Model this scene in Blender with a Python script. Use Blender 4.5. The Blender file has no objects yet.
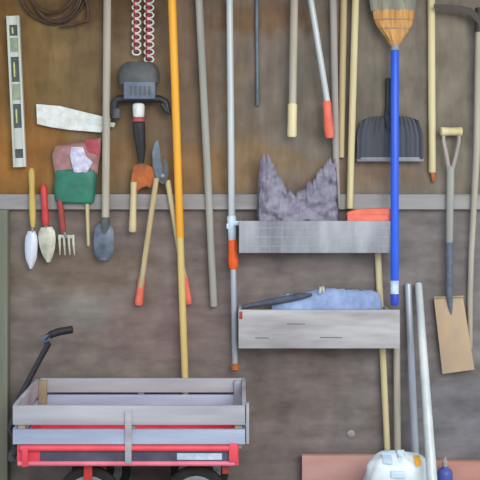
import bpy, bmesh, math, random
from mathutils import Vector, Matrix, noise
random.seed(7)
SC = bpy.context.scene
COL = SC.collection
D = 4.0            # camera to wall distance (m)
S = 0.0045         # metres per photo pixel on the wall plane
CZ = 1.54          # camera height
HY = 147           # photo row of the horizon
PI = math.pi

def P(px, py, d=0.0):
    """photo position at distance d in front of the wall -> world point"""
    k = S * (D - d) / D
    return Vector(((px - 240) * k, -d, CZ + (HY - py) * k))

# ------------------------------------------------------------------ materials
def lin(c):
    return tuple(((v/255)/12.92 if v/255 <= .04045 else (((v/255)+.055)/1.055)**2.4) for v in c) + (1,)

def mat(name, c1, c2=None, scale=20, stretch=(1,1,1), rough=.7, metal=0, bump=.15, c3=None, lo=.35, hi=.65):
    m = bpy.data.materials.new(name); m.use_nodes = True
    nt = m.node_tree; n = nt.nodes; L = nt.links
    b = n['Principled BSDF']
    b.inputs['Roughness'].default_value = rough; b.inputs['Metallic'].default_value = metal
    if c2 is None: c2 = tuple(max(0, v*.86) for v in c1)
    tc = n.new('ShaderNodeTexCoord'); mp = n.new('ShaderNodeMapping')
    mp.inputs['Scale'].default_value = stretch
    nz = n.new('ShaderNodeTexNoise'); nz.inputs['Scale'].default_value = scale; nz.inputs['Detail'].default_value = 5
    nz.inputs['Roughness'].default_value = .6
    L.new(tc.outputs['Object'], mp.inputs['Vector']); L.new(mp.outputs['Vector'], nz.inputs['Vector'])
    r = n.new('ShaderNodeValToRGB')
    r.color_ramp.elements[0].position = lo; r.color_ramp.elements[1].position = hi
    r.color_ramp.elements[0].color = lin(c2); r.color_ramp.elements[1].color = lin(c1)
    if c3:
        e = r.color_ramp.elements.new(min(.98, hi+.14)); e.color = lin(c3)
    L.new(nz.outputs['Fac'], r.inputs['Fac']); L.new(r.outputs['Color'], b.inputs['Base Color'])
    if bump:
        bp = n.new('ShaderNodeBump'); bp.inputs['Strength'].default_value = bump; bp.inputs['Distance'].default_value = .01
        L.new(nz.outputs['Fac'], bp.inputs['Height']); L.new(bp.outputs['Normal'], b.inputs['Normal'])
    return m

def wall_material(name, stops, base_scale, stretch, patches=(), streak=.5, edge=None):
    """weathered sheet wood: colour drifts across the sheet, streaky grain, stained patches (centre, radius, colour, strength)"""
    m = bpy.data.materials.new(name); m.use_nodes = True
    nt = m.node_tree; n = nt.nodes; L = nt.links
    b = n['Principled BSDF']; b.inputs['Roughness'].default_value = .85
    b.inputs['Specular IOR Level'].default_value = .2
    tc = n.new('ShaderNodeTexCoord')
    sp = n.new('ShaderNodeSeparateXYZ'); L.new(tc.outputs['Object'], sp.inputs[0])
    mr = n.new('ShaderNodeMapRange'); mr.inputs['From Min'].default_value = -1.1; mr.inputs['From Max'].default_value = 1.1
    L.new(sp.outputs['X'], mr.inputs['Value'])
    rp = n.new('ShaderNodeValToRGB')
    el = rp.color_ramp.elements
    el[0].position = stops[0][0]; el[0].color = lin(stops[0][1])
    el[1].position = stops[-1][0]; el[1].color = lin(stops[-1][1])
    for p, c in stops[1:-1]:
        e = el.new(p); e.color = lin(c)
    L.new(mr.outputs['Result'], rp.inputs['Fac'])
    cur = rp.outputs['Color']
    # blotchy stains
    nb = n.new('ShaderNodeTexNoise'); nb.inputs['Scale'].default_value = 9; nb.inputs['Detail'].default_value = 5
    L.new(tc.outputs['Object'], nb.inputs['Vector'])
    for (cx, cz, rx, rz, c, st) in patches:
        mp = n.new('ShaderNodeMapping'); mp.vector_type = 'POINT'
        mp.inputs['Location'].default_value = (-cx/rx, 0, -cz/rz); mp.inputs['Scale'].default_value = (1/rx, 0, 1/rz)
        L.new(tc.outputs['Object'], mp.inputs['Vector'])
        ln = n.new('ShaderNodeVectorMath'); ln.operation = 'LENGTH'; L.new(mp.outputs['Vector'], ln.inputs[0])
        ad = n.new('ShaderNodeMath'); ad.operation = 'MULTIPLY_ADD'; ad.inputs[1].default_value = 1.3
        L.new(nb.outputs['Fac'], ad.inputs[0]); 
        sb = n.new('ShaderNodeMath'); sb.operation = 'SUBTRACT'; sb.inputs[1].default_value = .65
        L.new(ln.outputs['Value'], sb.inputs[0]); L.new(sb.outputs[0], ad.inputs[2])
        m2 = n.new('ShaderNodeMapRange'); m2.interpolation_type = 'SMOOTHSTEP'
        m2.inputs['From Min'].default_value = .4; m2.inputs['From Max'].default_value = 1.1
        m2.inputs['To Min'].default_value = st; m2.inputs['To Max'].default_value = 0
        L.new(ad.outputs[0], m2.inputs['Value'])
        mx = n.new('ShaderNodeMix'); mx.data_type = 'RGBA'
        L.new(m2.outputs['Result'], mx.inputs[0]); L.new(cur, mx.inputs[6]); mx.inputs[7].default_value = lin(c)
        cur = mx.outputs[2]
    mp = n.new('ShaderNodeMapping'); mp.inputs['Scale'].default_value = stretch
    L.new(tc.outputs['Object'], mp.inputs['Vector'])
    nz = n.new('ShaderNodeTexNoise'); nz.inputs['Scale'].default_value = base_scale; nz.inputs['Detail'].default_value = 6; nz.inputs['Roughness'].default_value = .65
    L.new(mp.outputs['Vector'], nz.inputs['Vector'])
    m3 = n.new('ShaderNodeMapRange'); m3.inputs['From Min'].default_value = .3; m3.inputs['From Max'].default_value = .7
    m3.inputs['To Min'].default_value = 1-streak; m3.inputs['To Max'].default_value = 1+streak*.55
    L.new(nz.outputs['Fac'], m3.inputs['Value'])
    m4 = n.new('ShaderNodeMapRange'); m4.inputs['From Min'].default_value = .3; m4.inputs['From Max'].default_value = .7
    m4.inputs['To Min'].default_value = .80; m4.inputs['To Max'].default_value = 1.18
    L.new(nb.outputs['Fac'], m4.inputs['Value'])
    mm = n.new('ShaderNodeMath'); mm.operation = 'MULTIPLY'
    L.new(m3.outputs['Result'], mm.inputs[0]); L.new(m4.outputs['Result'], mm.inputs[1])
    hs = n.new('ShaderNodeVectorMath'); hs.operation = 'SCALE'
    L.new(cur, hs.inputs[0]); L.new(mm.outputs[0], hs.inputs['Scale'])
    L.new(hs.outputs[0], b.inputs['Base Color'])
    bp = n.new('ShaderNodeBump'); bp.inputs['Strength'].default_value = .25; bp.inputs['Distance'].default_value = .008
    L.new(nz.outputs['Fac'], bp.inputs['Height']); L.new(bp.outputs['Normal'], b.inputs['Normal'])
    return m

# ------------------------------------------------------------------ mesh helpers
class MB:
    def __init__(self): self.bm = bmesh.new()
    def box(self, a, b, bevel=0.0):
        """axis aligned box between two corners"""
        lo = [min(a[i], b[i]) for i in range(3)]; hi = [max(a[i], b[i]) for i in range(3)]
        r = bmesh.ops.create_cube(self.bm, size=1)
        vs = r['verts']
        for v in vs:
            v.co = Vector([lo[i] + (v.co[i]+.5)*(hi[i]-lo[i]) for i in range(3)])
        if bevel:
            es = list({e for v in vs for e in v.link_edges})
            bmesh.ops.bevel(self.bm, geom=es, offset=bevel, segments=2, affect='EDGES', profile=.6)
        return self
    def obox(self, c, u, v, w, bevel=0.0):
        """oriented box: centre and three half axes"""
        c, u, v, w = map(Vector, (c, u, v, w))
        r = bmesh.ops.create_cube(self.bm, size=2)
        vs = r['verts']
        for q in vs:
            q.co = c + u*q.co.x + v*q.co.y + w*q.co.z
        if bevel:
            es = list({e for q in vs for e in q.link_edges})
            bmesh.ops.bevel(self.bm, geom=es, offset=bevel, segments=2, affect='EDGES', profile=.6)
        return self
    def tube(self, pts, radii, seg=12, cap=True, flat=1.0):
        """round tube along a path, flat scales the thickness toward the wall"""
        pts = [Vector(p) for p in pts]
        if not hasattr(radii, '__len__'): radii = [radii]*len(pts)
        rings = []
        n = len(pts); prev = None
        for i, p in enumerate(pts):
            t = (pts[min(i+1, n-1)] - pts[max(i-1, 0)])
            if t.length < 1e-9: t = Vector((0, 0, 1))
            t.normalize()
            if prev is None:
                a = t.cross(Vector((0, 1, 0)))
                if a.length < .05: a = t.cross(Vector((1, 0, 0)))
            else:
                a = prev - t*prev.dot(t)
            a.normalize(); prev = a
            b = t.cross(a)
            rings.append([self.bm.verts.new(p + (a*math.cos(2*PI*k/seg) + b*math.sin(2*PI*k/seg)*flat)*radii[i]) for k in range(seg)])
        for i in range(n-1):
            for k in range(seg):
                self.bm.faces.new((rings[i][k], rings[i][(k+1) % seg], rings[i+1][(k+1) % seg], rings[i+1][k]))
        if cap:
            self.bm.faces.new(rings[0][::-1]); self.bm.faces.new(rings[-1])
        return self
    def rod(self, p0, p1, r0, r1=None, seg=14, rnd=True):
        """straight pole with rounded ends"""
        p0, p1 = Vector(p0), Vector(p1); r1 = r0 if r1 is None else r1
        t = (p1-p0); l = t.length; t.normalize()
        if rnd:
            e0 = min(r0*.5, l*.2); e1 = min(r1*.5, l*.2)
            pts = [p0, p0+t*e0*.35, p0+t*e0, p0.lerp(p1, .5), p1-t*e1, p1-t*e1*.35, p1]
            rr = [r0*.55, r0*.88, r0, (r0+r1)/2, r1, r1*.88, r1*.55]
        else:
            pts = [p0, p1]; rr = [r0, r1]
        return self.tube(pts, rr, seg)
    def prism(self, pts, d0, d1, bevel=0.0):
        """polygon given as (x, z) world pairs extruded between two distances from the wall"""
        vs = [self.bm.verts.new((x, -d1, z)) for x, z in pts]
        f = self.bm.faces.new(vs)
        r = bmesh.ops.extrude_face_region(self.bm, geom=[f])
        nv = [g for g in r['geom'] if isinstance(g, bmesh.types.BMVert)]
        for v in nv: v.co.y = -d0
        if bevel:
            es = list({e for v in vs+nv for e in v.link_edges})
            bmesh.ops.bevel(self.bm, geom=es, offset=bevel, segments=2, affect='EDGES')
        return self
    def sheet(self, rows, thick):
        """grid of points given row by row, thickened along the view depth"""
        nr, nc = len(rows), len(rows[0])
        A = [[self.bm.verts.new(p) for p in row] for row in rows]
        B = [[self.bm.verts.new(Vector(p)+Vector((0, thick, 0))) for p in row] for row in rows]
        F = self.bm.faces.new
        for i in range(nr-1):
            for j in range(nc-1):
                F((A[i][j], A[i][j+1], A[i+1][j+1], A[i+1][j]))
                F((B[i][j], B[i+1][j], B[i+1][j+1], B[i][j+1]))
        for j in range(nc-1):
            F((A[0][j], B[0][j], B[0][j+1], A[0][j+1])); F((A[-1][j], A[-1][j+1], B[-1][j+1], B[-1][j]))
        for i in range(nr-1):
            F((A[i][0], A[i+1][0], B[i+1][0], B[i][0])); F((A[i][-1], B[i][-1], B[i+1][-1], A[i+1][-1]))
        return self
    def torus(self, c, ra, rb, r, rot=None, seg=16, ring=8):
        """oval link"""
        rot = rot or Matrix.Identity(3)
        pts = [Vector(c) + rot @ Vector((ra*math.cos(2*PI*k/seg), 0, rb*math.sin(2*PI*k/seg))) for k in range(seg)]
        return self.loop(pts, r, ring)
    def loop(self, pts, r, ring=8):
        n = len(pts); c = sum(pts, Vector())/n; rings = []
        nrm = (pts[1]-pts[0]).cross(pts[n//3]-pts[0]).normalized()
        for i, p in enumerate(pts):
            t = (pts[(i+1) % n]-pts[i-1]).normalized(); a = t.cross(nrm)
            rings.append([self.bm.verts.new(p + (a*math.cos(2*PI*k/ring)+nrm*math.sin(2*PI*k/ring))*r) for k in range(ring)])
        for i in range(n):
            for k in range(ring):
                self.bm.faces.new((rings[i][k], rings[i][(k+1) % ring], rings[(i+1) % n][(k+1) % ring], rings[(i+1) % n][k]))
        return self
    def lathe_y(self, c, prof, seg=28):
        """turned about an axis that points away from the wall; prof = (radius, distance offset)"""
        c = Vector(c); rings = []
        for r, o in prof:
            rings.append([self.bm.verts.new(c + Vector((r*math.cos(2*PI*k/seg), -o, r*math.sin(2*PI*k/seg)))) for k in range(seg)])
        for i in range(len(prof)-1):
            for k in range(seg):
                self.bm.faces.new((rings[i][k], rings[i][(k+1) % seg], rings[i+1][(k+1) % seg], rings[i+1][k]))
        self.bm.faces.new(rings[0][::-1]); self.bm.faces.new(rings[-1])
        return self

def build(name, mb, m, parent=None, smooth=None, label=None):
    bm = mb.bm
    bmesh.ops.recalc_face_normals(bm, faces=bm.faces)
    if parent is not None:
        off = parent.location.copy()
        q = parent
        while q.parent: q = q.parent; off += q.location
    else:   # a one-mesh thing: origin at its base
        xs = [v.co for v in bm.verts]
        off = Vector((sum(v.x for v in xs)/len(xs), sum(v.y for v in xs)/len(xs), min(v.z for v in xs)))
    for v in bm.verts: v.co -= off
    me = bpy.data.meshes.new(name); bm.to_mesh(me); bm.free()
    me.materials.append(m)
    if smooth is None: smooth = 40
    if smooth:
        for p in me.polygons: p.use_smooth = True
        try: me.set_sharp_from_angle(angle=math.radians(smooth))
        except Exception: pass
    o = bpy.data.objects.new(name, me); COL.objects.link(o)
    if parent is not None: o.parent = parent
    else: o.location = off
    if label: o['label'] = label
    return o

def tag(o, label, cat, group=None):
    o['label'] = label; o['category'] = cat
    if group: o['group'] = group
    return o
def thing(name, label, cat, loc, group=None):
    o = bpy.data.objects.new(name, None); COL.objects.link(o); o.location = loc
    o.empty_display_size = .05
    return tag(o, label, cat, group)
def struct(name, mb, m):
    o = build(name, mb, m, smooth=0); o['kind'] = 'structure'; return o

# ------------------------------------------------------------------ palette
grainz = (1, 1, .07)      # grain running upright
grainx = (.07, 1, 1)      # grain running sideways
M = {}
M['lower'] = wall_material('dark weathered board', [(0, (126, 116, 108)), (.35, (127, 114, 108)), (.6, (127, 117, 113)), (1, (127, 121, 120))],
                           12, (.3, 1, 1), [(-.75, 1.0, .4, .14, (118, 100, 80), .5), (.25, .45, .35, .25, (116, 106, 98), .6), (.35, .62, .25, .03, (122, 98, 76), .5), (.95, .3, .25, .25, (124, 124, 130), .7), (-.35, .75, .3, .2, (132, 112, 106), .6), (-.7, .8, .15, .1, (126, 122, 116), .7)], .34)
M['upper'] = wall_material('brown plywood', [(0, (126, 92, 52)), (.10, (124, 101, 66)), (.24, (121, 101, 76)), (.42, (122, 104, 88)), (.6, (122, 113, 103)), (1, (126, 118, 106))],
                           13, (1, 1, .2), [(-.99, 1.50, .3, .24, (152, 104, 54), .85), (-.62, 1.48, .30, .14, (140, 106, 70), .65), (.0, 1.45, .34, .16, (148, 120, 84), .65),
                                           (-.25, 1.44, .2, .13, (152, 114, 76), .6), (.12, 2.12, .3, .1, (118, 84, 52), .6), (-.6, 2.16, .35, .1, (92, 66, 42), .6), (.55, 1.42, .35, .1, (138, 112, 90), .6)], .3)
M['rail'] = mat('grey batten', (162, 160, 160), (132, 128, 126), 10, (.12, 1, 1), .8)
M['post'] = mat('grey green post', (128, 128, 112), (98, 98, 84), 9, grainz, .8)
M['floor'] = mat('concrete', (138, 134, 128), (116, 112, 108), 6, rough=.85)
M['ceil'] = mat('rough boards', (128, 112, 92), (98, 84, 68), 8, grainx, .85)
M['white'] = mat('white paint', (224, 226, 222), (198, 202, 196), 30, rough=.55)
M['levelmetal'] = mat('pale aluminium', (208, 210, 200), (178, 184, 172), 25, grainz, .45, .15)
M['vial'] = mat('green liquid vial', (190, 205, 128), (150, 170, 104), 25, rough=.2)
M['levelpad'] = mat('grey green web', (152, 166, 138), (126, 138, 114), 25, rough=.6)
M['dark'] = mat('black plastic', (44, 44, 48), (30, 30, 34), 20, rough=.5)
M['charcoal'] = mat('charcoal plastic', (90, 92, 94), (70, 72, 74), 20, rough=.6)
M['bluegrey'] = mat('blue grey plastic', (102, 112, 132), (82, 92, 112), 20, rough=.5)
M['cable'] = mat('dark brown rubber', (84, 60, 44), (62, 44, 34), 20, rough=.6)
M['pink'] = mat('clear pink plastic', (168, 116, 116), (138, 108, 100), 26, rough=.4, c3=(196, 170, 172))
M['green'] = mat('green plastic', (44, 122, 98), (36, 102, 84), 18, rough=.5)
M['label'] = mat('white label', (216, 214, 228), (172, 164, 196), 50, rough=.5)
M['redl'] = mat('red print', (178, 74, 82), (150, 62, 70), 30, rough=.5)
M['yelwood'] = mat('yellow wood', (206, 178, 96), (176, 148, 76), 18, grainz, .55)
M['tan'] = mat('tan wood', (208, 190, 148), (176, 156, 116), 16, grainz, .65)
M['tan2'] = mat('pale tan wood', (224, 212, 168), (196, 180, 136), 16, grainz, .65)
M['greywood'] = mat('grey wood', (190, 182, 166), (156, 148, 134), 16, grainz, .75)
M['coolwood'] = mat('silvered wood', (176, 176, 166), (144, 144, 136), 16, grainz, .75)
M['mauvewood'] = mat('mauve grey wood', (178, 170, 164), (148, 140, 134), 16, grainz, .75)
M['red'] = mat('red paint', (205, 62, 58), (176, 46, 44), 18, rough=.45)
M['darkred'] = mat('dull red paint', (164, 66, 58), (132, 52, 46), 18, rough=.6)
M['coral'] = mat('coral rubber', (232, 118, 94), (214, 98, 78), 18, rough=.6)
M['orange'] = mat('orange plastic', (244, 100, 26), (220, 84, 20), 18, rough=.5)
M['rust'] = mat('rusty orange metal', (190, 102, 50), (136, 80, 46), 24, rough=.8)
M['steel'] = mat('bright steel', (216, 220, 230), (172, 180, 198), 16, grainz, .4, .25)
M['creamsteel'] = mat('cream steel', (206, 204, 184), (166, 166, 150), 20, rough=.5, metal=.15)
M['greysteel'] = mat('grey steel', (150, 152, 154), (116, 118, 122), 20, rough=.5, metal=.2)
M['spade'] = mat('blue grey steel', (112, 122, 138), (78, 86, 98), 22, rough=.45, metal=.25)
M['bluesteel'] = mat('dull blue steel', (110, 122, 132), (84, 96, 108), 22, rough=.5, metal=.2)
M['yellow'] = mat('yellow paint', (248, 180, 52), (234, 164, 44), 12, grainz, .5)
M['paleyellow'] = mat('worn pale yellow paint', (222, 198, 128), (200, 174, 106), 14, grainz, .6)
M['alu'] = mat('white aluminium', (208, 214, 212), (176, 184, 188), 14, grainz, .4, .1)
M['alugrey'] = mat('blue grey aluminium', (178, 184, 194), (152, 158, 170), 14, grainz, .4, .2)
M['whiteblue'] = mat('pale blue plastic', (204, 220, 236), (168, 186, 208), 24, rough=.5)
M['blue'] = mat('blue paint', (44, 98, 226), (32, 80, 204), 14, grainz, .4)
M['bluedark'] = mat('deep blue plastic', (48, 74, 196), (38, 60, 168), 14, rough=.5)
M['straw'] = mat('tan bristle', (214, 164, 102), (166, 120, 70), 60, (1, 1, .08), .9, bump=.5)
M['greystraw'] = mat('grey bristle', (150, 150, 134), (118, 118, 104), 60, (1, 1, .08), .9, bump=.5)
M['shovel'] = mat('black blue sheet', (54, 60, 72), (40, 44, 54), 12, (1, 1, .15), .55)
M['shovellip'] = mat('worn grey edge', (132, 136, 144), (108, 112, 120), 12, rough=.5)
M['cloth'] = mat('mauve grey cloth', (150, 146, 162), (112, 108, 124), 16, rough=.95, bump=.5)
M['shelf'] = mat('grey weathered shelf board', (166, 168, 174), (120, 122, 130), 9, (.75, 1, .22), .85, c3=(190, 184, 172))
M['shelf2'] = mat('grey cracked shelf board', (186, 184, 186), (146, 142, 144), 12, (.16, 1, 1), .85, c3=(200, 192, 182))
M['tarp'] = mat('blue grey tarp', (158, 178, 216), (124, 142, 180), 9, rough=.8)
M['tarpdark'] = mat('dark folded tarp', (84, 90, 106), (62, 66, 80), 12, rough=.8)
M['wagonwood'] = mat('pale grey slat', (184, 184, 190), (146, 146, 154), 9, (.1, 1, 1), .75)
M['wagonblue'] = mat('pale blue grey slat', (184, 194, 216), (148, 158, 182), 9, (.1, 1, 1), .75)
M['wagontan'] = mat('tan stake', (178, 160, 130), (142, 126, 102), 14, grainz, .75)
M['wagonred'] = mat('red enamel', (236, 84, 98), (218, 70, 84), 9, rough=.45)
M['wagonpink'] = mat('faded red enamel', (232, 126, 146), (212, 106, 124), 9, rough=.5)
M['wagongap'] = mat('dark recess fill', (88, 88, 106), (66, 66, 82), 9, rough=.6)  # dark colour filling the recess in the bed side
M['tire'] = mat('black tyre rubber', (38, 38, 36), (26, 26, 25), 22, rough=.8)
M['salmon'] = mat('salmon paint', (208, 162, 156), (188, 142, 134), 9, (.3, 1, 1), .8)
M['salmon2'] = mat('terracotta paint', (204, 150, 136), (180, 128, 114), 9, (.3, 1, 1), .8)
M['sack'] = mat('white sack plastic', (236, 244, 246), (212, 226, 232), 14, rough=.45)
M['sackblue'] = mat('pale blue print', (182, 206, 226), (202, 218, 230), 24, rough=.5)
M['spadetan'] = mat('tan rusty spade', (192, 162, 126), (168, 150, 130), 8, (1, 1, .5), .7)
M['blackiron'] = mat('black iron', (66, 58, 52), (48, 42, 38), 18, rough=.6)
M['purple'] = mat('violet blue plastic', (84, 96, 176), (70, 78, 150), 18, rough=.4)
M['lightgrey'] = mat('light grey spot', (158, 156, 158), (134, 132, 134), 30, rough=.6)

# ------------------------------------------------------------------ the setting
zr0, zr1 = P(0, 209).z, P(0, 194).z
struct('wall_back', MB().box((-2.6, 0, 0), (2.6, .12, (zr0+zr1)/2)), M['lower'])
wu = struct('wall_back_upper', MB().box((-2.6, 0, (zr0+zr1)/2), (2.6, .12, 2.46)), M['upper'])
wu.data.transform(Matrix.Translation(wu.location)); wu.location = (0, 0, 0)   # stain positions are measured from the room origin
wl = bpy.data.objects['wall_back']
wl.data.transform(Matrix.Translation(wl.location)); wl.location = (0, 0, 0)
struct('trim_1', MB().box((-2.6, -.030, zr0), (2.6, 0, zr1), .002), M['rail'])
struct('trim_2', MB().box((P(-14, 0).x, -.05, 0), (P(7.5, 0, .05).x, 0, zr0-.001), .003), M['post'])
struct('floor', MB().box((-2.6, -6, -.1), (2.6, .12, 0)), M['floor'])
struct('ceiling_shade', MB().box((-2.6, -.75, 2.46), (2.6, .12, 2.54)), M['ceil'])  # unseen overhang, added to keep sky light off the top of the wall

# ------------------------------------------------------------------ plain poles
def pole(name, a, b, w0, w1, m, label, cat='pole', d0=.055, d1=.055, group=None):
    mb = MB().rod(P(*a, d0), P(*b, d1), w0*S/2, w1*S/2)
    return tag(build(name, mb, m), label, cat, group)

TOP = -26   # pole tops run up out of the frame
def ext(a, b, y):      # x on the line a-b at height y
    return a[0] + (b[0]-a[0])*(y-a[1])/(b[1]-a[1])

# ---- 1 spirit level
def spirit_level():
    top, bot = P(13.2, 16, .03), P(20.2, 167, .03)
    ax = (top-bot); L = ax.length; ax.normalize(); sd = Vector((ax.z, 0, -ax.x)); out = Vector((0, -1, 0))
    t = thing('spirit_level', 'long pale spirit level hanging almost upright at the far left of the wall', 'spirit level', bot)
    hw = 6.3*S
    mb = MB()
    for s in (-1, 1):
        mb.obox(bot+ax*L/2+sd*s*(hw-.005), sd*.005, ax*L/2, out*.013, .0015)
    k = 151.0
    for a, b in ((0, 9), (20, 41), (66, 88), (112, 133), (142, 151)):
        c = bot + ax*L*(1-(a+b)/2/k)
        mb.obox(c, sd*(hw-.009), ax*L*(b-a)/k/2, out*.006)
    build('frame', mb, M['levelmetal'], t)
    for a, b in ((22, 36), (68, 84)):
        build('web_panel', MB().obox(bot+ax*L*(1-(a+b)/2/k)+out*.0068, sd*(hw-.012), ax*L*(b-a)/k/2, out*.0018, .0008), M['levelpad'], t)
    for a, b in ((9, 20), (41, 66), (88, 112), (133, 142)):
        c = bot + ax*L*(1-(a+b)/2/k)
        v = build('vial_window', MB().obox(c-out*.004, sd*(hw-.009), ax*L*(b-a)/k/2, out*.003), M['charcoal'], t)
        if b-a > 10:
            h = (b-a)/k*L
            build('vial', MB().rod(c-ax*h*.3-sd*.006, c+ax*h*.3-sd*.006, .0045), M['vial'], v)
spirit_level()

# ---- 2 coil of cable at the top left
def coil():
    mb = MB()
    for i, (cx, cy, rx, ry) in enumerate(((54, -14, 33, 40), (50, -10, 30, 33), (57, -18, 27, 42), (52, -16, 24, 30))):
        n = 40
        pts = [P(cx+rx*math.cos(2*PI*k/n), cy+ry*math.sin(2*PI*k/n)*.95, .014+.007*i) for k in range(n)]
        mb.loop(pts, .0065)
    mb.tube([P(60, 26, .03), P(70, 25, .034), P(80, 22.5, .034), P(88, 20, .03), P(88, 8, .026), P(84, -6, .024)], .0065)
    tag(build('cable_coil', mb, M['cable']), 'coil of dark brown cable hung at the top left of the plywood', 'cable')
coil()

# ---- 3 white board with a tab
def board():
    d0, d1 = .012, .027
    pts = [(36, 104), (60, 106), (84, 112), (111, 118.5), (108, 125), (101, 132.5), (70, 130), (50, 127), (37, 124)]
    t = thing('white_board', 'short white painted board hung at a slight tilt above the green pouch', 'board', P(70, 130, d0))
    build('plank', MB().prism([(P(x, y, d1).x, P(x, y, d1).z) for x, y in pts], d0, d1, .0015), M['white'], t)
    build('end_tab', MB().obox(P(107, 124, .0295), (.034, 0, -.005), (.003, 0, .010), (0, -.0025, 0), .001), M['levelmetal'], t)
    pr = MB()
    for k in range(3):
        pr.obox(P(87+3.2*k, 122.5+.6*k, .0274), (.0045, 0, -.001), (.001, 0, .005), (0, -.0006, 0))
    build('faint_print', pr, M['sackblue'], t, label='faint blue print')
board()

# ---- 4 hanging pouch
def inflated(outline_l, outline_r, d0, th, rough=.004, seed=0, nx=16, ny=14):
    """soft flat pouch: rows from top to bottom given as left and right (px,py) lists"""
    rows = []
    for i in range(ny+1):
        f = i/ny*(len(outline_l)-1); k = min(int(f), len(outline_l)-2); g = f-k
        l = Vector(outline_l[k]).lerp(Vector(outline_l[k+1]), g); r = Vector(outline_r[k]).lerp(Vector(outline_r[k+1]), g)
        row = []
        for j in range(nx+1):
            u = j/nx; p = l.lerp(r, u); v = i/ny
            e = (1-(2*u-1)**6)*(1-(2*v-1)**8)
            q = P(p.x, p.y, d0)
            nn = noise.fractal(Vector((p.x*.09+seed, p.y*.09, seed)), 1.0, 2.0, 3)
            d = d0 + th*max(e, .02)**.6 + rough*nn
            row.append(P(p.x, p.y, max(d, d0+.001)))
        rows.append(row)
    mb = MB(); bm = mb.bm
    A = [[bm.verts.new(p) for p in row] for row in rows]
    B = [[bm.verts.new(Vector((p.x, -d0+.001, p.z))) for p in row] for row in rows]
    F = bm.faces.new
    for i in range(ny):
        for j in range(nx):
            F((A[i][j], A[i][j+1], A[i+1][j+1], A[i+1][j])); F((B[i][j], B[i+1][j], B[i+1][j+1], B[i][j+1]))
    for j in range(nx):
        F((A[0][j], B[0][j], B[0][j+1], A[0][j+1])); F((A[-1][j], A[-1][j+1], B[-1][j+1], B[-1][j]))
    for i in range(ny):
        F((A[i][0], A[i+1][0], B[i+1][0], B[i][0])); F((A[i][-1], B[i][-1], B[i+1][-1], A[i+1][-1]))
    return mb

def pouch():
    t = thing('hanging_pouch', 'plastic pouch with pink crumpled top and green bottom panel hanging on the wall', 'pouch', P(76, 203, .032))
    build('bag_body', inflated([(56, 146), (52, 155), (54, 168), (56, 176)], [(100.5, 138), (101, 150), (98.5, 164), (97.5, 174)], .034, .018, .008, 3), M['pink'], t, label='crumpled pink clear plastic')
    build('green_panel', inflated([(55, 168), (55, 176), (54, 190), (55, 201), (58, 203)], [(96, 168), (97, 176), (96, 190), (94, 203), (90, 204)], .034, .026, .003, 5), M['green'], t, label='green bottom panel')
    build('paper_label', inflated([(71, 147), (70, 156), (72, 165), (74, 172)], [(83, 147), (86, 156), (93, 162), (86, 174)], .056, .006, .005, 9), M['label'], t, label='white crumpled label')
    build('red_strip', inflated([(84, 139), (85, 145), (88, 152)], [(100, 139), (100.5, 146), (98, 155)], .052, .004, .003, 12), M['redl'], t, label='red strip at the upper corner')
pouch()

# ---- hand tools: blade helper
def blade(top, tip, widths, d, scoop, thick=.004, n=14, nx=8, side=None):
    """widths in px along the blade from shoulder to tip"""
    a, b = P(*top, d), P(*tip, d); ax = (b-a); L = ax.length; ax.normalize(); sd = Vector((-ax.z, 0, ax.x))
    rows = []
    for i in range(n+1):
        f = i/n*(len(widths)-1); k = min(int(f), len(widths)-2); w = (widths[k]+(widths[k+1]-widths[k])*(f-k))*S/2
        row = []
        for j in range(nx+1):
            u = 2*j/nx-1
            row.append(a + ax*L*i/n + sd*w*u + Vector((0, -scoop*(1-u*u) - scoop*.4*math.sin(PI*i/n), 0)))
        rows.append(row)
    return MB().sheet(rows, thick)

def turned(a, b, d, prof, seg=14):
    """handle turned along a-b; prof = (fraction, width px)"""
    A, B = P(*a, d), P(*b, d)
    return MB().tube([A.lerp(B, f) for f, w in prof], [w*S/2 for f, w in prof], seg)

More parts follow.
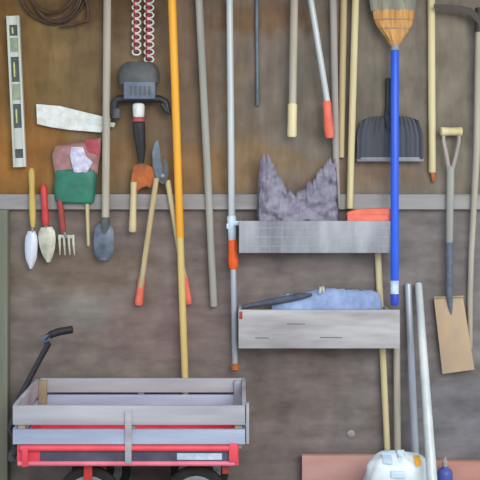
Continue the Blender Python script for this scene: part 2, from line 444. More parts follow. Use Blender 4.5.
def hand_trowels():
    t = thing('hand_trowel', 'narrow bright steel hand trowel with yellow wooden handle, leftmost of the small hand tools', 'trowel', P(31, 268, .04), 'small hand tools on the left')
    build('handle', turned((31.5, 168), (33, 227), .0465, [(0, 2.5), (.03, 5), (.1, 6.5), (.35, 5.4), (.6, 7), (.85, 6.4), (.96, 5), (1, 4)]), M['yelwood'], t)
    build('shank', MB().tube([P(33, 225, .05), P(32.5, 230, .047), P(31.5, 238, .044)], .006, 10), M['greysteel'], t)
    build('blade', blade((31.5, 231), (31, 268.5), [7, 11.5, 12.5, 12.5, 12, 11, 8, 3], .042, .010), M['steel'], t, label='bright silver blade')
    t = thing('hand_trowel', 'broad cream coloured hand trowel with bright red handle beside the narrow steel one', 'trowel', P(46, 262, .04), 'small hand tools on the left')
    build('handle', turned((43.5, 184), (46, 226), .0465, [(0, 3), (.05, 5.5), (.15, 7), (.5, 6.2), (.8, 7.4), (.95, 6), (1, 5)]), M['red'], t, label='bright red handle')
    build('shank', MB().tube([P(46, 224, .05), P(46.4, 229, .047), P(46.6, 237, .044)], .006, 10), M['greysteel'], t)
    build('blade', blade((46.5, 227), (48.5, 262), [11, 16, 17, 16.5, 15, 12.5, 9, 4], .042, .011), M['creamsteel'], t, label='cream blade')
    t = thing('hand_fork', 'small three pronged hand fork with dull red handle below the green pouch', 'hand fork', P(66, 254, .04), 'small hand tools on the left')
    build('handle', turned((59.5, 198), (63.5, 232), .0465, [(0, 3), (.05, 5), (.2, 6.2), (.5, 5.6), (.8, 6.6), (.95, 5.4), (1, 5)]), M['darkred'], t)
    build('shank', MB().tube([P(63.5, 230, .05), P(65, 234, .046), P(66, 238, .044)], .006, 10), M['greysteel'], t)
    hd = MB().obox(P(66.5, 236.5, .042), (.036, 0, -.002), (.0, 0, .007), (0, -.003, 0), .002)
    for x0, x1 in ((59.3, 60), (63.8, 65), (68.5, 70), (73, 74.5)):
        hd.tube([P(x0, 235, .042), P(x0+.4, 243, .052), P(x1, 255, .046)], [.0058, .0055, .002], 8, flat=.6)
    build('fork_head', hd, M['creamsteel'], t)
    tag(build('garden_stake', MB().rod(P(87, 200, .0395), P(88.5, 246, .0375), 4*S/2, 3*S/2), M['tan']), 'thin short tan stick hanging between the hand fork and the dark spade', 'stick')
hand_trowels()

# ---- long spade hanging at left
def long_spade():
    t = thing('long_spade', 'long pale handled spade hanging with a small dark blue grey blade', 'spade', P(103.5, 260, .05))
    build('shaft', MB().rod(P(107.5, TOP, .05), P(105.5, 226, .05), 7.6*S/2), M['greywood'], t)
    build('socket', MB().tube([P(105.5, 217, .05), P(105, 228, .05), P(104, 238, .05)], [.020, .022, .012], 14), M['charcoal'], t)
    build('blade', blade((104, 224), (104, 260), [12, 18, 19.5, 20, 20, 19, 17, 11], .05, .012), M['spade'], t)
long_spade()

# ---- red and white chains
def chain(cx, y0, y1, w, label, seed, tilt=0):
    t = thing('plastic_chain', label, 'chain', P(cx, y1, .02), 'red and white chains')
    k = 0; y = y0
    step = 3.7
    while y < y1:
        a = (k % 2)*math.radians(50) + math.radians(8)
        rot = Matrix.Rotation(a, 3, 'Z')
        build('link', MB().torus(P(cx+tilt*k, y, .03), w*S/2, 3.0*S, .0038, rot), M['white'] if k % 2 == 0 else M['redl'], t,
              label='white link' if k % 2 == 0 else 'red link')
        k += 1; y += step
chain(149, -22, 60, 9, 'longer red and white chain hanging above the dark tool, right of the pair', 1)
chain(136.5, -22, 54, 8, 'shorter red and white chain hanging above the dark tool, left of the pair', 2)

# ---- dark power tool
def power_tool():
    t = thing('power_tool', 'dark grey power tool hung nose down with silver collar and black tapered tip', 'power tool', P(139, 163, .03))
    mb = MB().tube([P(139, 62, .05), P(139, 66, .05), P(139, 74, .05), P(139.5, 84, .05)], [.055, .082, .092, .090], 20, flat=.48)
    build('housing', mb, M['charcoal'], t)
    build('motor_band', MB().box(P(126, 83, .02), P(155, 99, .105), .006), M['bluegrey'], t, label='blue grey band')
    vents = MB()
    for k in range(5): vents.box(P(130+4.6*k, 86, .1045), P(132+4.6*k, 95, .1075))
    build('vent_slots', vents, M['charcoal'], t)
    bar = MB().tube([P(114, 114, .06), P(114.3, 103, .06), P(117.5, 99, .06), P(139, 98.5, .06), P(160, 99, .06), P(165.5, 102, .06), P(168.5, 112, .06)], [.015, .017, .017, .017, .017, .016, .012], 12)
    build('cross_handle', bar, M['dark'], t)
    build('side_knob', MB().rod(P(117, 108, .06), P(117, 119, .06), .021), M['charcoal'], t)
    build('side_lever', MB().tube([P(162, 104, .06), P(166, 111, .062), P(171, 114, .06)], [.012, .010, .007], 10), M['dark'], t)
    build('collar', MB().rod(P(138.5, 103, .066), P(138.7, 118, .066), .027, .025), M['white'], t, label='silver white collar')
    build('red_ring', MB().rod(P(138.7, 117.5, .066), P(138.8, 122.5, .066), .0285, .0275), M['redl'], t, label='red ring')
    build('nozzle', MB().tube([P(139, 122, .066), P(139.3, 132, .06), P(141, 150, .05), P(141.5, 163, .045)], [.027, .027, .021, .011], 16), M['dark'], t, label='black tapered tip')
power_tool()

# ---- rusty hatchet below it
def hatchet():
    t = thing('hand_hatchet', 'rusty orange headed hatchet with short tan handle beneath the dark power tool', 'hatchet', P(133, 232, .042))
    pts = [(133, 166), (140, 163.5), (148, 165), (156, 169), (155, 180), (151, 189), (147, 186), (141, 188), (136, 193), (130, 191), (131, 178)]
    build('head', MB().prism([(P(x, y, .06).x, P(x, y, .06).z) for x, y in pts], .036, .056, .004), M['rust'], t)
    build('handle', turned((134, 182), (132.5, 232), .048, [(0, 7), (.2, 6.2), (.6, 6.6), (.85, 7.6), (.97, 7.6), (1, 5.5)]), M['tan'], t)
hatchet()

# ---- loppers
def loppers():
    t = thing('loppers', 'long handled loppers with tan arms and coral grips hanging jaws up', 'loppers', P(162, 305, .05))
    build('handle', MB().rod(P(156.5, 178, .072), P(140.5, 288, .026), 5.2*S/2, 5.4*S/2), M['tan'], t)
    build('handle', MB().rod(P(167.5, 180, .051), P(186, 288, .020), 5.6*S/2, 5.2*S/2), M['tan'], t)
    build('grip', turned((141.8, 278), (138.6, 305), .020, [(0, 6), (.05, 7), (.5, 7.4), (.9, 8.4), (1, 6.5)]), M['coral'], t)
    build('grip', turned((184.3, 276), (188.4, 304), .019, [(0, 6), (.05, 7), (.5, 7.4), (.9, 8.4), (1, 6.5)]), M['coral'], t)
    pts = [(157, 180), (153, 166), (152.5, 152), (155, 143), (158, 139), (160, 148), (161, 160), (164, 170), (167, 180), (163, 184)]
    build('blade', MB().prism([(P(x, y, .05).x, P(x, y, .05).z) for x, y in pts], .061, .066, .001), M['bluesteel'], t, label='blue grey blade')
    pts = [(166, 184), (169, 172), (168, 162), (164, 155), (162.5, 158), (164.5, 165), (163.5, 172), (160, 180)]
    build('hook_blade', MB().prism([(P(x, y, .05).x, P(x, y, .05).z) for x, y in pts], .067, .072, .001), M['charcoal'], t)
    build('pivot_bolt', MB().lathe_y(P(162.5, 176, .072), [(.010, -.002), (.010, .003), (.006, .006)]), M['greysteel'], t)
loppers()

# ---- yellow pole
def yellow_pole():
    t = thing('yellow_pole', 'long bright yellow pole fading to pale yellow, slanting down behind the wagon', 'pole', P(185.7, 420, .05))
    a, b = (172, 0), (185, 376)
    dp = lambda y: .100-.066*(y+26)/494
    build('upper_shaft', MB().rod(P(ext(a, b, TOP), TOP, dp(TOP)), P(ext(a, b, 238), 238, dp(238)), 8*S/2, 7.6*S/2), M['yellow'], t, label='bright yellow upper length')
    y2 = 468
    build('lower_shaft', MB().rod(P(ext(a, b, 234), 234, dp(234)), P(ext(a, b, y2), y2, dp(y2)), 6.8*S/2), M['paleyellow'], t, label='pale worn lower length')
yellow_pole()

a, b = (199, 0), (214, 307)
pole('wooden_pole', (ext(a, b, TOP), TOP), b, 7.4, 7.4, M['coolwood'], 'silver grey pole slanting between the yellow pole and the orange gripped pole', d0=.055, d1=.030)

# ---- telescopic pole
def telescopic():
    t = thing('telescopic_pole', 'white telescopic pole with orange grip hanging left of the two shelves', 'pole', P(235, 370, .06))
    build('upper_tube', MB().rod(P(229.4, TOP, .06), P(231.8, 222, .06), 6.6*S/2), M['alu'], t, label='white upper tube')
    mb = MB().rod(P(231.4, 215, .06), P(232.4, 242, .06), 9*S/2, 7.6*S/2)
    mb.obox(P(236.8, 223, .066), (.013, 0, 0), (0, 0, .010), (0, -.010, 0), .003)
    mb.obox(P(228.3, 226, .066), (.008, 0, 0), (0, 0, .012), (0, -.008, 0), .003)
    build('lock_collar', mb, M['whiteblue'], t, label='pale blue white collar')
    build('grip', turned((232.6, 239), (233.4, 269), .06, [(0, 7), (.06, 9), (.4, 8.6), (.7, 10.4), (.93, 9), (1, 7)]), M['orange'], t, label='orange grip')
    build('lower_tube', MB().rod(P(233.3, 266, .06), P(235, 367, .06), 5.8*S/2), M['alugrey'], t, label='blue grey lower tube')
    build('end_cap', turned((235, 363), (235.1, 371, ), .06, [(0, 6), (.2, 8.4), (.8, 8), (1, 4)]), M['rust'], t, label='orange end cap')
telescopic()

pole('thin_rod', (256.5, TOP), (257.5, 106), 4.2, 3.6, M['bluesteel'], 'thin blue grey rod hanging in the upper middle of the wall', 'rod', .0098, .0085)

def stick_with_end():
    t = thing('wooden_pole', 'grey pole ending in a pale tan tip, right of the thin blue rod', 'pole', P(292, 137, .07))
    build('shaft', MB().rod(P(294.6, TOP, .07), P(292.6, 108, .07), 7.6*S/2), M['greywood'], t)
    build('tan_end', turned((292.6, 103), (291.9, 137), .07, [(0, 7), (.06, 9.4), (.5, 9), (.94, 9.6), (1, 8)]), M['tan2'], t, label='pale tan end')
stick_with_end()

def red_grip_tool():
    t = thing('long_handled_tool', 'slanting cream tool handle with coral red grip at its lower end', 'tool', P(330, 137, .08))
    a, b = (311, 0), (328, 106)
    build('shaft', MB().rod(P(ext(a, b, TOP), TOP, .075), P(*b, .085), 6*S/2), M['alu'], t)
    build('grip', turned((326.6, 101), (329.8, 138), .085, [(0, 7), (.05, 8.6), (.3, 8), (.75, 10), (.95, 9), (1, 7)]), M['coral'], t, label='coral red grip')
red_grip_tool()
pole('wooden_pole', (332.6, TOP), (337, 208), 7, 6.4, M['mauvewood'], 'mauve grey pole hanging beside the red gripped handle', d0=.053, d1=.0448)
pole('wooden_pole', (344.2, TOP), (341, 158), 7, 6.6, M['tan'], 'shorter tan pole in the pair left of the broom', d0=.0165, d1=.0165)
a, b = (355.6, 0), (349.6, 209)
pole('wooden_pole', (ext(a, b, TOP), TOP), b, 7, 6.6, M['tan2'], 'longer pale tan pole ending just above the orange case', d0=.048, d1=.0455)

# ---- broom hung bristles up
def broom():
    t = thing('broom', 'upturned broom with tan bristles and long bright blue handle', 'broom', P(394, 305, .12))
    def dep(y): return .075 + (y+20)/325*.085
    def head(rows, name, m, label, seed):
        mb = MB(); bm = mb.bm; nx = 26; R = []
        for (y, xl, xr, th) in rows:
            f = []; 
            for j in range(nx):
                an = 2*PI*j/nx; u = math.cos(an); v = math.sin(an)
                su = math.copysign(abs(u)**.8, u)
                d = .07 + (y+20)/325*.03
                c = (xl+xr)/2; h = (xr-xl)/2
                p = P(c + h*su, y, d); p.y -= th*v + .003*math.sin(j*2.4+seed)
                f.append(bm.verts.new(p))
            R.append(f)
        for i in range(len(R)-1):
            for j in range(nx): bm.faces.new((R[i][j], R[i][(j+1) % nx], R[i+1][(j+1) % nx], R[i+1][j]))
        bm.faces.new(R[0]); bm.faces.new(R[-1])
        return build(name, mb, m, t, 30, label)
    head([(-18, 366, 418, .016), (-6, 368.5, 416, .02), (3, 370, 415.5, .024), (11, 371, 415, .026)], 'bristle_tips', M['greystraw'], 'grey bristle tips', 1)
    head([(10, 372.5, 414.8, .026), (18, 373.5, 414, .028), (25, 376, 412, .03), (32, 381, 408, .03), (38, 386, 403.5, .028), (44, 389, 400.5, .024), (46, 391, 399, .018)], 'bristles', M['straw'], 'tan bristles', 2)
    st = MB()
    for y, xl, xr in ((20, 374.5, 413.5), (29, 379, 410)):
        d = .07 + (y+20)/325*.03
        st.loop([P((xl+xr)/2+(xr-xl)/2*math.copysign(abs(math.cos(2*PI*j/30))**.8, math.cos(2*PI*j/30)), y, d) + Vector((0, -.0315*math.sin(2*PI*j/30), 0)) for j in range(30)], .0025, 6)
    build('stitching', st, M['wagontan'], t)
    build('ferrule', MB().rod(P(395, 42, .08), P(394.8, 51, .082), 7.6*S/2, 8*S/2), M['lightgrey'], t)
    b0 = P(394.8, 50, .082); b1 = P(394.6, 306, .16)
    def on(y): return b0.lerp(b1, (y-50)/256)
    build('handle', MB().rod(on(50), on(283), 8*S/2), M['blue'], t, label='bright blue handle')
    build('white_band', MB().rod(on(281), on(294), 8.3*S/2, rnd=False), M['whiteblue'], t, label='white band')
    build('end_grip', MB().rod(on(293.5), on(306), 8.4*S/2, 7.6*S/2), M['bluedark'], t, label='deep blue end')
broom()

# ---- black scoop shovel behind the broom
def scoop():
    t = thing('scoop_shovel', 'wide black shovel blade hanging behind the blue broom handle', 'shovel', P(390, 160, .03))
    rows = []
    n, nx = 10, 44
    for i in range(n+1):
        v = i/n; y = 116 + 43*v
        xl = 364 - 7*min(1, v*2.2)**.7; xr = 416 + 7.5*min(1, v*2.2)**.7
        row = []
        for j in range(nx+1):
            u = j/nx
            d = .034 + .008*v + .0035*math.sin(u*2*PI*7)**2 + .014*abs(2*u-1)**6
            row.append(P(xl+(xr-xl)*u, y + (3.5*abs(2*u-1)**4 if v < .01 else 0), d))
        rows.append(row)
    build('pan', MB().sheet(rows, .004), M['shovel'], t)
    build('edge_strip', MB().box(P(356.5, 157.2, .036), P(424, 161.5, .050), .002), M['shovellip'], t, label='worn grey edge')
    build('handle', MB().rod(P(388, 78, .036), P(388, 122, .040), 5.4*S/2, 6.4*S/2), M['dark'], t)
    build('socket', MB().tube([P(388, 108, .038), P(389, 118, .042), P(390, 132, .044)], [.016, .022, .010], 14, flat=.6), M['shovel'], t)
scoop()

# ---- tan pole with orange tip at right
def right_pole():
    t = thing('wooden_pole', 'pale tan pole with small orange tip hanging right of the black shovel', 'pole', P(432, 180, .06))
    build('shaft', MB().rod(P(431, TOP, .018), P(432.2, 173, .018), 7.4*S/2), M['tan2'], t)
    build('tip', MB().rod(P(432.4, 171.5, .018), P(433.2, 182, .014), 4.6*S/2, 3.6*S/2), M['rust'], t, label='small orange tip')
right_pole()

# ---- scythe along the right edge
def scythe():
    t = thing('scythe', 'old scythe with dark curved blade and long pale handle at the right edge', 'scythe', P(470, 350, .04))
    path = [(479.5, 12), (479, 40), (478, 90), (476.8, 150), (474.2, 200), (471.4, 250), (470, 300), (470, 348)]
    build('handle', MB().tube([P(x, y, .052 if y < 230 else (.032 if y < 280 else .0135)) for x, y in path], [6.6*S/2, 7.4*S/2, 7*S/2, 6.6*S/2, 6*S/2, 5.6*S/2, 5.6*S/2, 5*S/2], 14), M['greywood'], t)
    up = [(433.5, 4.2), (448, 4.6), (462, 6), (471, 8), (478, 14), (483, 23)]
    lo = [(483, 30), (476, 22), (470, 15.5), (461, 12), (448, 10.4), (434, 8)]
    build('blade', MB().prism([(P(x, y, .07).x, P(x, y, .07).z) for x, y in up+lo], .068, .074, .001), M['blackiron'], t, label='dark curved blade')
    build('blade_ring', MB().tube([P(479.8, 8, .054), P(479.3, 32, .054)], 9.4*S/2, 14), M['blackiron'], t)
scythe()

# ---- garden spade with a cross grip
def garden_spade():
    t = thing('garden_spade', 'old spade with tan grip, grey shaft and broad tan rusty blade at the right', 'spade', P(455, 372, .03))
    build('grip', turned((440.5, 131.5), (462, 131.5), .05, [(0, 7), (.03, 9), (.5, 8), (.97, 9), (1, 7)]), M['tan2'], t, label='pale tan cross grip')
    yk = MB()
    for s, xs in ((-1, 443.5), (1, 459)):
        yk.tube([P(xs, 133, .05), P(xs, 141, .05), P(451.3+s*4.5, 156, .05), P(450.5+s*1.2, 172, .05)], [.007, .008, .009, .010], 10)
    build('yoke', yk, M['mauvewood'], t)
    build('shaft', MB().rod(P(450.6, 166, .05), P(449.2, 250, .05), 7.4*S/2, 7*S/2), M['coolwood'], t)
    build('socket', MB().tube([P(449.2, 242, .05), P(449.3, 268, .05), P(449.6, 298, .046), P(451, 318, .034)], [.0165, .0165, .0145, .006], 14), M['bluesteel'], t, label='dark blue grey socket')
    rows = []; n, nx = 14, 12
    for i in range(n+1):
        v = i/n
        l = Vector((434, 298)).lerp(Vector((442.5, 374)), v); r = Vector((463, 297)).lerp(Vector((474.5, 369.5)), v)
        rows.append([P(*l.lerp(r, j/nx), .038 - .006*(2*j/nx-1)**2 + .010*math.sin(PI*v*.8)) for j in range(nx+1)])
    build('blade', MB().sheet(rows, .005), M['spadetan'], t)
    build('tread', MB().tube([P(433.6, 297.6, .038), P(463.3, 296.6, .038)], .005, 8), M['wagontan'], t)
garden_spade()

# ------------------------------------------------------------------ shelves
def shelf(label, x0, x1, ytop, ybot, dd, m, xe):
    t = thing('wall_shelf', label, 'shelf', Vector(((P(x0, 0, dd).x+P(x1, 0, dd).x)/2, -.06, P(0, ybot, dd).z)), 'wall shelves')
    L, R = P(x0, 0, dd).x, P(x1, 0, dd).x
    zt, zb = P(0, ytop, dd).z, P(0, ybot, dd).z
    build('front_board', MB().box((L, -dd, zb), (R, -dd+.016, zt), .0025), m, t)
    build('bottom_board', MB().box((L+.004, -dd+.016, zb), (R-.004, -.075, zb+.014), .0015), m, t)
    E = P(xe, 0, dd).x
    build('end_board', MB().box((L, -dd+.0165, zb+.0145), (L+.014, 0, zt-.004), .0015), m, t)
    build('end_board', MB().box((E-.014, -dd+.0165, zb+.0145), (E, 0, zt-.004), .0015), m, t)
    return t, L, R, zb, zt
sh1, sL, sR, sb, st = shelf('upper grey weathered wooden trough shelf holding the crumpled cloth and orange case', 239, 397, 221, 253, .135, M['shelf'], 397)
mesh = MB()
for k in range(13): 
    x = sL+.03+(sR-sL-.06)*k/12
    mesh.box((x-.0010, -.1362, sb+.008), (x+.0010, -.1348, st-.004))
for k in range(3):
    z = sb+.03+(st-sb-.06)*k/2
    mesh.box((sL+.02, -.1362, z-.0010), (sR-.02, -.1348, z+.0010))
build('wire_grid', mesh, M['alugrey'], sh1)
sh2, s2L, s2R, s2b, s2t = shelf('lower grey cracked wooden trough shelf holding the folded blue tarp', 238.5, 400, 310, 348.5, .15, M['shelf2'], 390.5)
for x, y, w in ((331, 337.5, 11), (262, 338, 7), (296, 324, 9)):
    build('crack', MB().box(P(x-w, y-.35, .1503), P(x+w, y+.35, .1485)), M['charcoal'], sh2)
build('red_mark', MB().box(P(239.2, 311.5, .1512), P(242.5, 319, .149), .001), M['darkred'], sh2, label='small red mark at the left end')

def heap(pts_top, zbase, d0, th, amp, seed, nx=70, ny=22, px0=0, freq=.05):
    """soft crumpled mass: top outline (px,py) at mean depth, down to zbase"""
    mb = MB(); bm = mb.bm
    x0, x1 = pts_top[0][0], pts_top[-1][0]
    dm = d0+th*.5
    zb_py = HY + (CZ-zbase)/(S*(D-dm)/D)
    A, B = [], []
    for j in range(nx+1):
        px = x0+(x1-x0)*j/nx
        for k in range(len(pts_top)-1):
            if pts_top[k][0] <= px <= pts_top[k+1][0]:
                f = (px-pts_top[k][0])/max(1e-6, pts_top[k+1][0]-pts_top[k][0]); f = f*f*(3-2*f)*.5+f*.5
                ty = pts_top[k][1]+(pts_top[k+1][1]-pts_top[k][1])*f; break
        ty += 2.2*amp/.01*.5*noise.noise(Vector((px*.22, seed, 1))) + amp/.01*1.1*noise.noise(Vector((px*.6, seed, 5)))
        ca, cb = [], []
        for i in range(ny+1):
            v = i/ny; py = ty + (zb_py-ty)*v
            u = j/nx
            prof = min(1, v*3.2)**.5*(1-abs(2*u-1)**5*.9)
            nn = noise.fractal(Vector((px*freq+seed, py*freq*1.4, seed)), .9, 2.1, 4) + .6*abs(noise.noise(Vector((px*freq*1.9+py*.04, py*freq*.6, seed+4))))
            ddp = d0 + .004 + th*prof*.8 + amp*nn*min(1, v*4+.2)
            ddp = min(max(ddp, d0+.002), d0+th)
            q = P(px, py, dm); 
            ca.append(bm.verts.new((q.x, -ddp, q.z))); cb.append(bm.verts.new((q.x, -d0, q.z)))
        A.append(ca); B.append(cb)
    F = bm.faces.new
    for j in range(nx):
        for i in range(ny):
            F((A[j][i], A[j][i+1], A[j+1][i+1], A[j+1][i])); F((B[j][i], B[j+1][i], B[j+1][i+1], B[j][i+1]))
        F((A[j][0], A[j+1][0], B[j+1][0], B[j][0])); F((A[j][-1], B[j][-1], B[j+1][-1], A[j+1][-1]))
    for i in range(ny):
        F((A[0][i], B[0][i], B[0][i+1], A[0][i+1])); F((A[-1][i], A[-1][i+1], B[-1][i+1], B[-1][i]))
    return mb

cl = heap([(257, 210), (258, 190), (259, 172), (261, 160), (263, 154), (266, 157), (269, 154.5), (272, 163), (276, 167), (278, 176), (283, 181), (286, 190), (291, 189), (295, 196), (300, 190), (305, 189), (309, 181), (315, 180), (318, 172), (323, 169), (326, 162), (331, 158), (333, 162), (336, 160), (338, 180), (339, 210)],
          sb+.0145, .076, .045, .030, 11, nx=110, ny=34, freq=.075)
tag(build('crumpled_cloth', cl, M['cloth'], smooth=60), 'crumpled mauve grey cloth with two ragged peaks bundled on the upper shelf', 'cloth')

oc = thing('plastic_case', 'orange red plastic case poking above the right end of the upper shelf', 'case', Vector((P(369, 0, .1).x, -.096, sb+.0145)))
q0, q1 = P(346, 209.5, .095), P(391, 209.5, .095)
build('case_body', MB().box((q0.x+.004, -.080, sb+.0145), (q1.x-.004, -.116, q0.z-.022), .004), M['coral'], oc)
build('case_lid', MB().prism([(q0.x, q0.z-.024), (q1.x, q0.z-.024), (q1.x, q0.z+.002), (q1.x-.006, q0.z+.006), (q0.x+.055, q0.z+.002), (q0.x+.006, q0.z-.010)], .078, .118, .003), M['coral'], oc)

tp = thing('folded_tarp', 'folded blue grey tarp with dark pointed end lying along the lower shelf', 'tarp', Vector((P(320, 0, .1).x, -.11, s2b+.0145)))
build('blue_bundle', heap([(272, 304), (278, 298), (288, 295), (300, 295), (312, 292), (322, 289), (336, 289.5), (350, 290.5), (364, 291), (374, 291.5), (380, 294), (382.5, 303)], s2b+.0145, .078, .05, .010, 21, freq=.06), M['tarp'], tp, 60, 'pale blue folds')
dk = MB().tube([P(242, 307.5, .106), P(252, 305, .106), P(268, 302.5, .106), P(284, 299.5, .106), P(300, 296.5, .112), P(312, 294.5, .118)], [.006, .011, .014, .016, .015, .006], 12)
build('dark_fold', dk, M['tarpdark'], tp, label='dark pointed end')
kn = MB().tube([P(320, 293, .13), P(320.5, 287, .13), P(323, 286.5, .128), P(323.5, 292, .126)], .006, 8)
build('tie_knot', kn, M['creamsteel'], tp)

# ------------------------------------------------------------------ poles standing at the lower right
def standing(name, a, b, w0, w1, m, label, d0, d1):
    A, B = P(*a, d0), P(*b, d1)
    t = (B-A); f = (A.z-.003)/(A.z-B.z) if B.z < A.z else 1
    E = A + t*f     # carry on to the floor
    return tag(build(name, MB().rod(A, E, w0*S/2, w1*S/2), m), label, 'pole', 'poles standing at the lower right')
standing('wooden_pole', (377, 236), (387.5, 452), 6.4, 6.2, M['tan2'], 'thin pale yellow pole passing behind both shelves to the white sack', .026, .052)
standing('wooden_pole', (396.5, 318), (397.6, 452), 6.4, 7, M['greywood'], 'grey pole standing just under the right end of the lower shelf', .03, .07)
standing('wooden_pole', (408, 283), (415.2, 452), 6.6, 8, M['alugrey'], 'blue grey pole standing between the shelf end and the white slanting pole', .03, .10)
standing('metal_pole', (418.4, 283), (432, 480), 7, 10.5, M['alu'], 'white metal pole leaning in front of the white sack', .03, .44)

# ------------------------------------------------------------------ pink boards, sack, bottle
tag(build('painted_board', MB().box(P(302, 456, .06), Vector((P(377, 0, .06).x, -.03, 0)), .003), M['salmon']), 'salmon pink board standing on edge left of the white sack', 'board', 'pink boards')
tag(build('painted_board', MB().box(P(431, 462, .06), Vector((P(560, 0, .06).x, -.03, 0)), .003), M['salmon2']), 'terracotta pink board standing on edge at the lower right corner', 'board', 'pink boards')

def sack():
    c = P(398, 0, .26); cx = c.x; cy = -.27
    t = thing('white_sack', 'white plastic sack with pale blue print slumped before the standing poles', 'sack', Vector((cx, cy, 0)))
    mb = MB(); bm = mb.bm; nz, na = 20, 40; rings = []
    H = P(0, 452, .26).z
    for i in range(nz+1):
        v = i/nz
        r = (.118+.025*math.sin(PI*min(1, v*1.1)))*(1 if v < .8 else math.sqrt(max(0, 1-((v-.8)/.2)**2))*.82+.18)
        if i == 0: r *= .92
        ring = []
        for k in range(na):
            an = 2*PI*k/na
            nn = noise.fractal(Vector((math.cos(an)*2.2, math.sin(an)*2.2, v*3.2)), 1, 2, 4)
            rr = r*(1+.09*nn*(v > .02))
            z = H*v + (.016*noise.noise(Vector((math.cos(an)*2, math.sin(an)*2, 7)))+.006*nn)*min(1, v*1.5)*(v > .3)
            ring.append(bm.verts.new((cx+rr*math.cos(an)*.99, cy+rr*math.sin(an)*.70, max(z, .001 if i == 0 else .002))))
        rings.append(ring)
    for i in range(nz):
        for k in range(na): bm.faces.new((rings[i][k], rings[i][(k+1) % na], rings[i+1][(k+1) % na], rings[i+1][k]))
    bm.faces.new(rings[0][::-1]); bm.faces.new(rings[-1])
    bag = build('bag', mb, M['sack'], t, 70)
    # printed patches laid on the curved front
    def patch(px, py, w, h, m, name, label):
        rows = []
        for i in range(5):
            row = []
            for j in range(7):
                xx = px+(j/6-.5)*w; yy = py+(i/4-.5)*h
                q = P(xx, yy, .36); u = max(-1, min(1, (q.x-cx)/.145))
                v = q.z/H; r = .70*(.118+.025*math.sin(PI*min(1, v*1.1)))*(1 if v < .8 else math.sqrt(max(0, 1-((v-.8)/.2)**2))*.82+.18)
                row.append(Vector((q.x, cy - r*1.07*math.sqrt(max(.02, 1-u*u)) - .003, q.z)))
            rows.append(row)
        build(name, MB().sheet(rows, .006), m, t, 70, label)
    patch(389, 462, 9, 7, M['sackblue'], 'blue_print', 'pale blue print')
    patch(404, 458.5, 7, 5, M['sackblue'], 'blue_print', 'pale blue print')
    patch(398, 474, 14, 6, M['sackblue'], 'blue_print', 'pale blue print')
    patch(419.5, 464, 6, 6.5, M['yellow'], 'yellow_mark', 'yellow spot')
sack()

def bottle():
    c = P(445, 478, .13); zt = P(0, 468, .13).z
    t = thing('plastic_bottle', 'violet blue plastic bottle standing by the terracotta pink board', 'bottle', Vector((c.x, -.13, 0)))
    def lz(prof, seg=20):
        return MB().tube([Vector((c.x, -.13, z)) for r, z in prof], [r for r, z in prof], seg)
    build('bottle_body', lz([(.026, .001), (.032, .004), (.033, .05), (.033, zt-.02), (.028, zt-.008), (.014, zt), (.011, zt+.012)]), M['purple'], t)
    build('spout_cap', lz([(.0125, zt+.010), (.0125, zt+.028), (.009, zt+.032), (.005, zt+.045), (.004, zt+.05)]), M['mauvewood'], t, label='grey spout')
bottle()
tag(build('bolt_head', MB().lathe_y(P(351, 434, 0), [(.018, -.001), (.018, .003), (.014, .006), (.006, .008)]), M['lightgrey']), 'small pale round bolt head low on the bare wall', 'bolt')

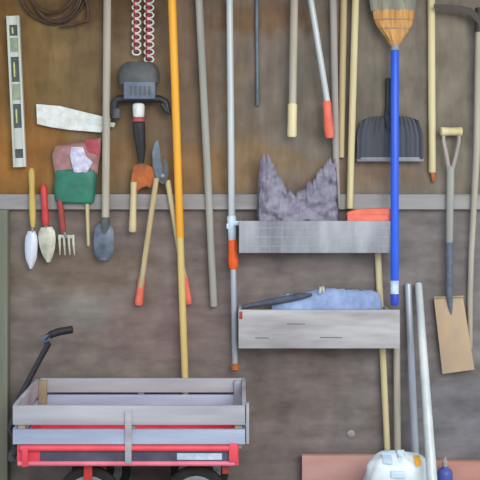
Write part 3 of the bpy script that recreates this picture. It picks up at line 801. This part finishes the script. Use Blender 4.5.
# ------------------------------------------------------------------ wagon
def wagon():
    xL, xR = -.902, .024
    df, db = .49, .062          # front and back distance from the wall
    t = thing('garden_wagon', 'pull wagon with pale grey slatted sides and red metal bed parked against the wall', 'wagon', Vector(((xL+xR)/2, -(df+db)/2, 0)))
    def z(py): return P(0, py, df).z
    slats = [(405.8, 425), (429.6, 444.5)]
    # long sides
    for side, d in (('front', df), ('back', db)):
        for i, (a, b) in enumerate(slats if side == 'front' else [(405.8, 421.4), (424.2, 444.5)]):
            y0, y1 = (-d, -d+.016) if side == 'front' else (-d-.016, -d)
            build('side_slat', MB().box((xL+.004 if side == 'front' else xL+.02, y0, z(b)), (xR-.004, y1, z(a)), .003), M['wagonblue'] if i == 1 else M['wagonwood'], t)
    # ends
    for s, x in ((-1, xL), (1, xR)):
        for i, (a, b) in enumerate(slats):
            x0, x1 = (x, x+.016) if s < 0 else (x-.016, x)
            zt = z(a)
            build('end_slat', MB().box((x0, -df+.018, z(b)), (x1, -db-.018, zt), .003), M['wagonblue'] if i == 1 else M['wagonwood'], t)
    # stakes
    for px_ in (128.5,):
        x = P(px_, 0, df).x
        build('stake', MB().box((x-.013, -df-.010, z(463)), (x+.013, -df-.0005, z(410)), .002), M['wagonwood'], t)
    build('stake', MB().box((xL+.017, -.098, z(444)), (xL+.052, -.0785, z(407)), .002), M['wagontan'], t, label='tan corner stake')
    for x in (xL+.035, xR-.03, xL+.47):
        build('stake', MB().box((x-.014, -df+.0165, z(450)), (x+.014, -df+.028, z(407)), .002), M['wagontan'], t)
    build('stake', MB().box((xR+.0005, -df+.0, z(444)), (xR+.012, -df+.03, z(404)), .002), M['wagonwood'], t)
    build('stake', MB().box((xR-.05, -.098, z(444)), (xR-.0165, -.0785, z(407)), .002), M['alugrey'], t)
    build('stake', MB().box(((xL+xR)/2-.013, -.061, z(460)), ((xL+xR)/2+.013, -.050, z(408)), .002), M['wagonwood'], t)
    # tray
    zt, zb = z(445.5), z(466)
    tray = MB()
    tray.box((xL+.02, -df+.008, zb), (xR-.03, -db-.01, zb+.012))
    for d in (df-.008, db+.018):
        tray.box((xL+.02, -d, zb+.012), (xR-.03, -d+.008, zt))
    for x in (xL+.02, xR-.038):
        tray.box((x, -df+.016, zb+.012), (x+.008, -db-.018, zt))
    bed = build('bed', tray, M['wagonred'], t, label='red metal bed')
    build('upper_lip', MB().tube([Vector((xL+.035, -df+.003, z(448.4))), Vector((xR-.035, -df+.003, z(448.4)))], .0125, 12), M['wagonred'], bed)
    build('lower_lip', MB().tube([Vector((xL+.025, -df+.003, z(463.8))), Vector((xR-.045, -df+.003, z(463.8)))], .0098, 12), M['wagonpink'], bed, label='faded pink red lower lip')
    build('recess_fill', MB().box((P(40, 0, df).x, -df+.0035, z(461.2)), (P(230, 0, df).x, -df+.0085, z(452))), M['wagongap'], bed, label='dark recess between the lips')  # recess between the two lips, given a dark colour of its own
    dec = MB().box((P(177, 0, df).x, -df+.0025, z(460)), (P(222, 0, df).x, -df+.004, z(453.5)))
    build('decal', dec, M['whiteblue'], bed, label='pale worn decal')
    for px0, px1, a, b in ((22.5, 28.5, 447, 466), (229, 237.5, 443, 461)):
        build('corner_bracket', MB().box((P(px0, 0, df).x, -df-.012, z(b)), (P(px1, 0, df).x, -df+.0, z(a)), .003), M['wagonred'], t, label='bright red corner bracket')
    build('corner_bracket', MB().box((P(222, 0, df).x, -df+.03, z(477)), (P(229, 0, df).x, -df+.05, zb), .003), M['darkred'], t)
    # running gear
    R = .128
    def wheel(px, d):
        x = P(px, 0, .45).x
        w = build('wheel', MB().lathe_y((x, -d, R+.002), [(R*.70, -.014), (R*.93, -.018), (R, -.008), (R, .008), (R*.93, .018), (R*.70, .014)], 36), M['tire'], t)
        build('rim', MB().lathe_y((x, -d, R+.002), [(R*.72, -.011), (R*.72, .015), (R*.62, .018), (R*.30, .010), (R*.2, .012)], 32), M['greysteel'], w, label='dull grey rim')
        build('hub', MB().lathe_y((x, -d, R+.002), [(R*.2, .011), (R*.2, .024), (R*.12, .028)], 20), M['red'], w, label='red hub cap')
        return x
    xs = []
    for px in (88, 196):
        for d in (.425, .105): xw = wheel(px, d)
        xs.append(xw)
        build('axle', MB().rod(Vector((xw, -.41, R+.002)), Vector((xw, -.12, R+.002)), .009), M['dark'], t)
        for d in (.36, .17):
            build('axle_bracket', MB().prism([(xw-.045, zb+.002), (xw+.045, zb+.002), (xw+.014, R-.012), (xw-.014, R-.012)], d, d+.008), M['red'], t)
    fx = P(88, 0, .455).x
    build('wheel_fork', MB().box((fx-.017, -.458, R-.012), (fx+.017, -.449, zb+.004), .002), M['red'], t)
    # pull handle folded up over the left end
    g = [Vector((xL-.005, -.27, .255)), Vector((xL-.045, -.262, .26)), Vector((xL-.05, -.24, .31)), P(14, 430, .20)+Vector((-.018, 0, 0)), P(19.5, 398, .145), P(28.5, 381, .125), P(40, 359, .118), P(49, 343, .115)]
    build('pull_rod', MB().tube(g, [.011, .012, .0125, .0125, .0125, .0125, .0125, .0125], 12), M['dark'], t, label='black pull rod')
    lo = [P(47, 346, .115), P(46.5, 339, .115), P(51, 334.5, .115), P(60, 331.5, .115), P(72.5, 329.5, .115)]
    build('pull_grip', MB().tube(lo, [.010, .016, .0165, .0175, .0165], 12), M['dark'], t, label='black grip')
    build('grip_bracket', MB().obox(P(46.5, 338.2, .118), (.019, 0, .006), (-.005, 0, .014), (0, -.012, 0), .004), M['spade'], t)
    yk = MB().obox((xL-.028, -.27, .25), (.035, 0, 0), (0, .03, 0), (0, 0, .018), .004)
    yk.tube([Vector((xL-.03, -.38, .27)), Vector((xL-.03, -.16, .27))], .013, 10)
    build('yoke', yk, M['charcoal'], t)
wagon()

# ------------------------------------------------------------------ camera and light
cam = bpy.data.cameras.new('camera'); co = bpy.data.objects.new('camera', cam); COL.objects.link(co)
cam.sensor_width = 36; cam.sensor_fit = 'HORIZONTAL'; cam.lens = 36*D/(480*S); cam.shift_y = -(240-HY)/480   # level view, the frame lies below the horizon
co.location = (0, -D, CZ); co.rotation_euler = (PI/2, 0, 0)
SC.camera = co

w = bpy.data.worlds.new('sky'); SC.world = w; w.use_nodes = True
bg = w.node_tree.nodes['Background']; bg.inputs['Color'].default_value = (.80, .90, 1.0, 1); bg.inputs['Strength'].default_value = 1.2

def area(name, loc, target, size, energy, color):
    l = bpy.data.lights.new(name, 'AREA'); l.shape = 'RECTANGLE'; l.size, l.size_y = size; l.energy = energy; l.color = color
    o = bpy.data.objects.new(name, l); COL.objects.link(o); o.location = loc
    o.rotation_euler = (Vector(target)-Vector(loc)).to_track_quat('-Z', 'Y').to_euler()
area('open_door_daylight', (1.6, -4.6, 3.1), (0, 0, .8), (2.8, 2.2), 160, (1.0, .96, .90))

SC.view_settings.view_transform = 'Standard'
SC.view_settings.look = 'None'
SC.view_settings.exposure = 0
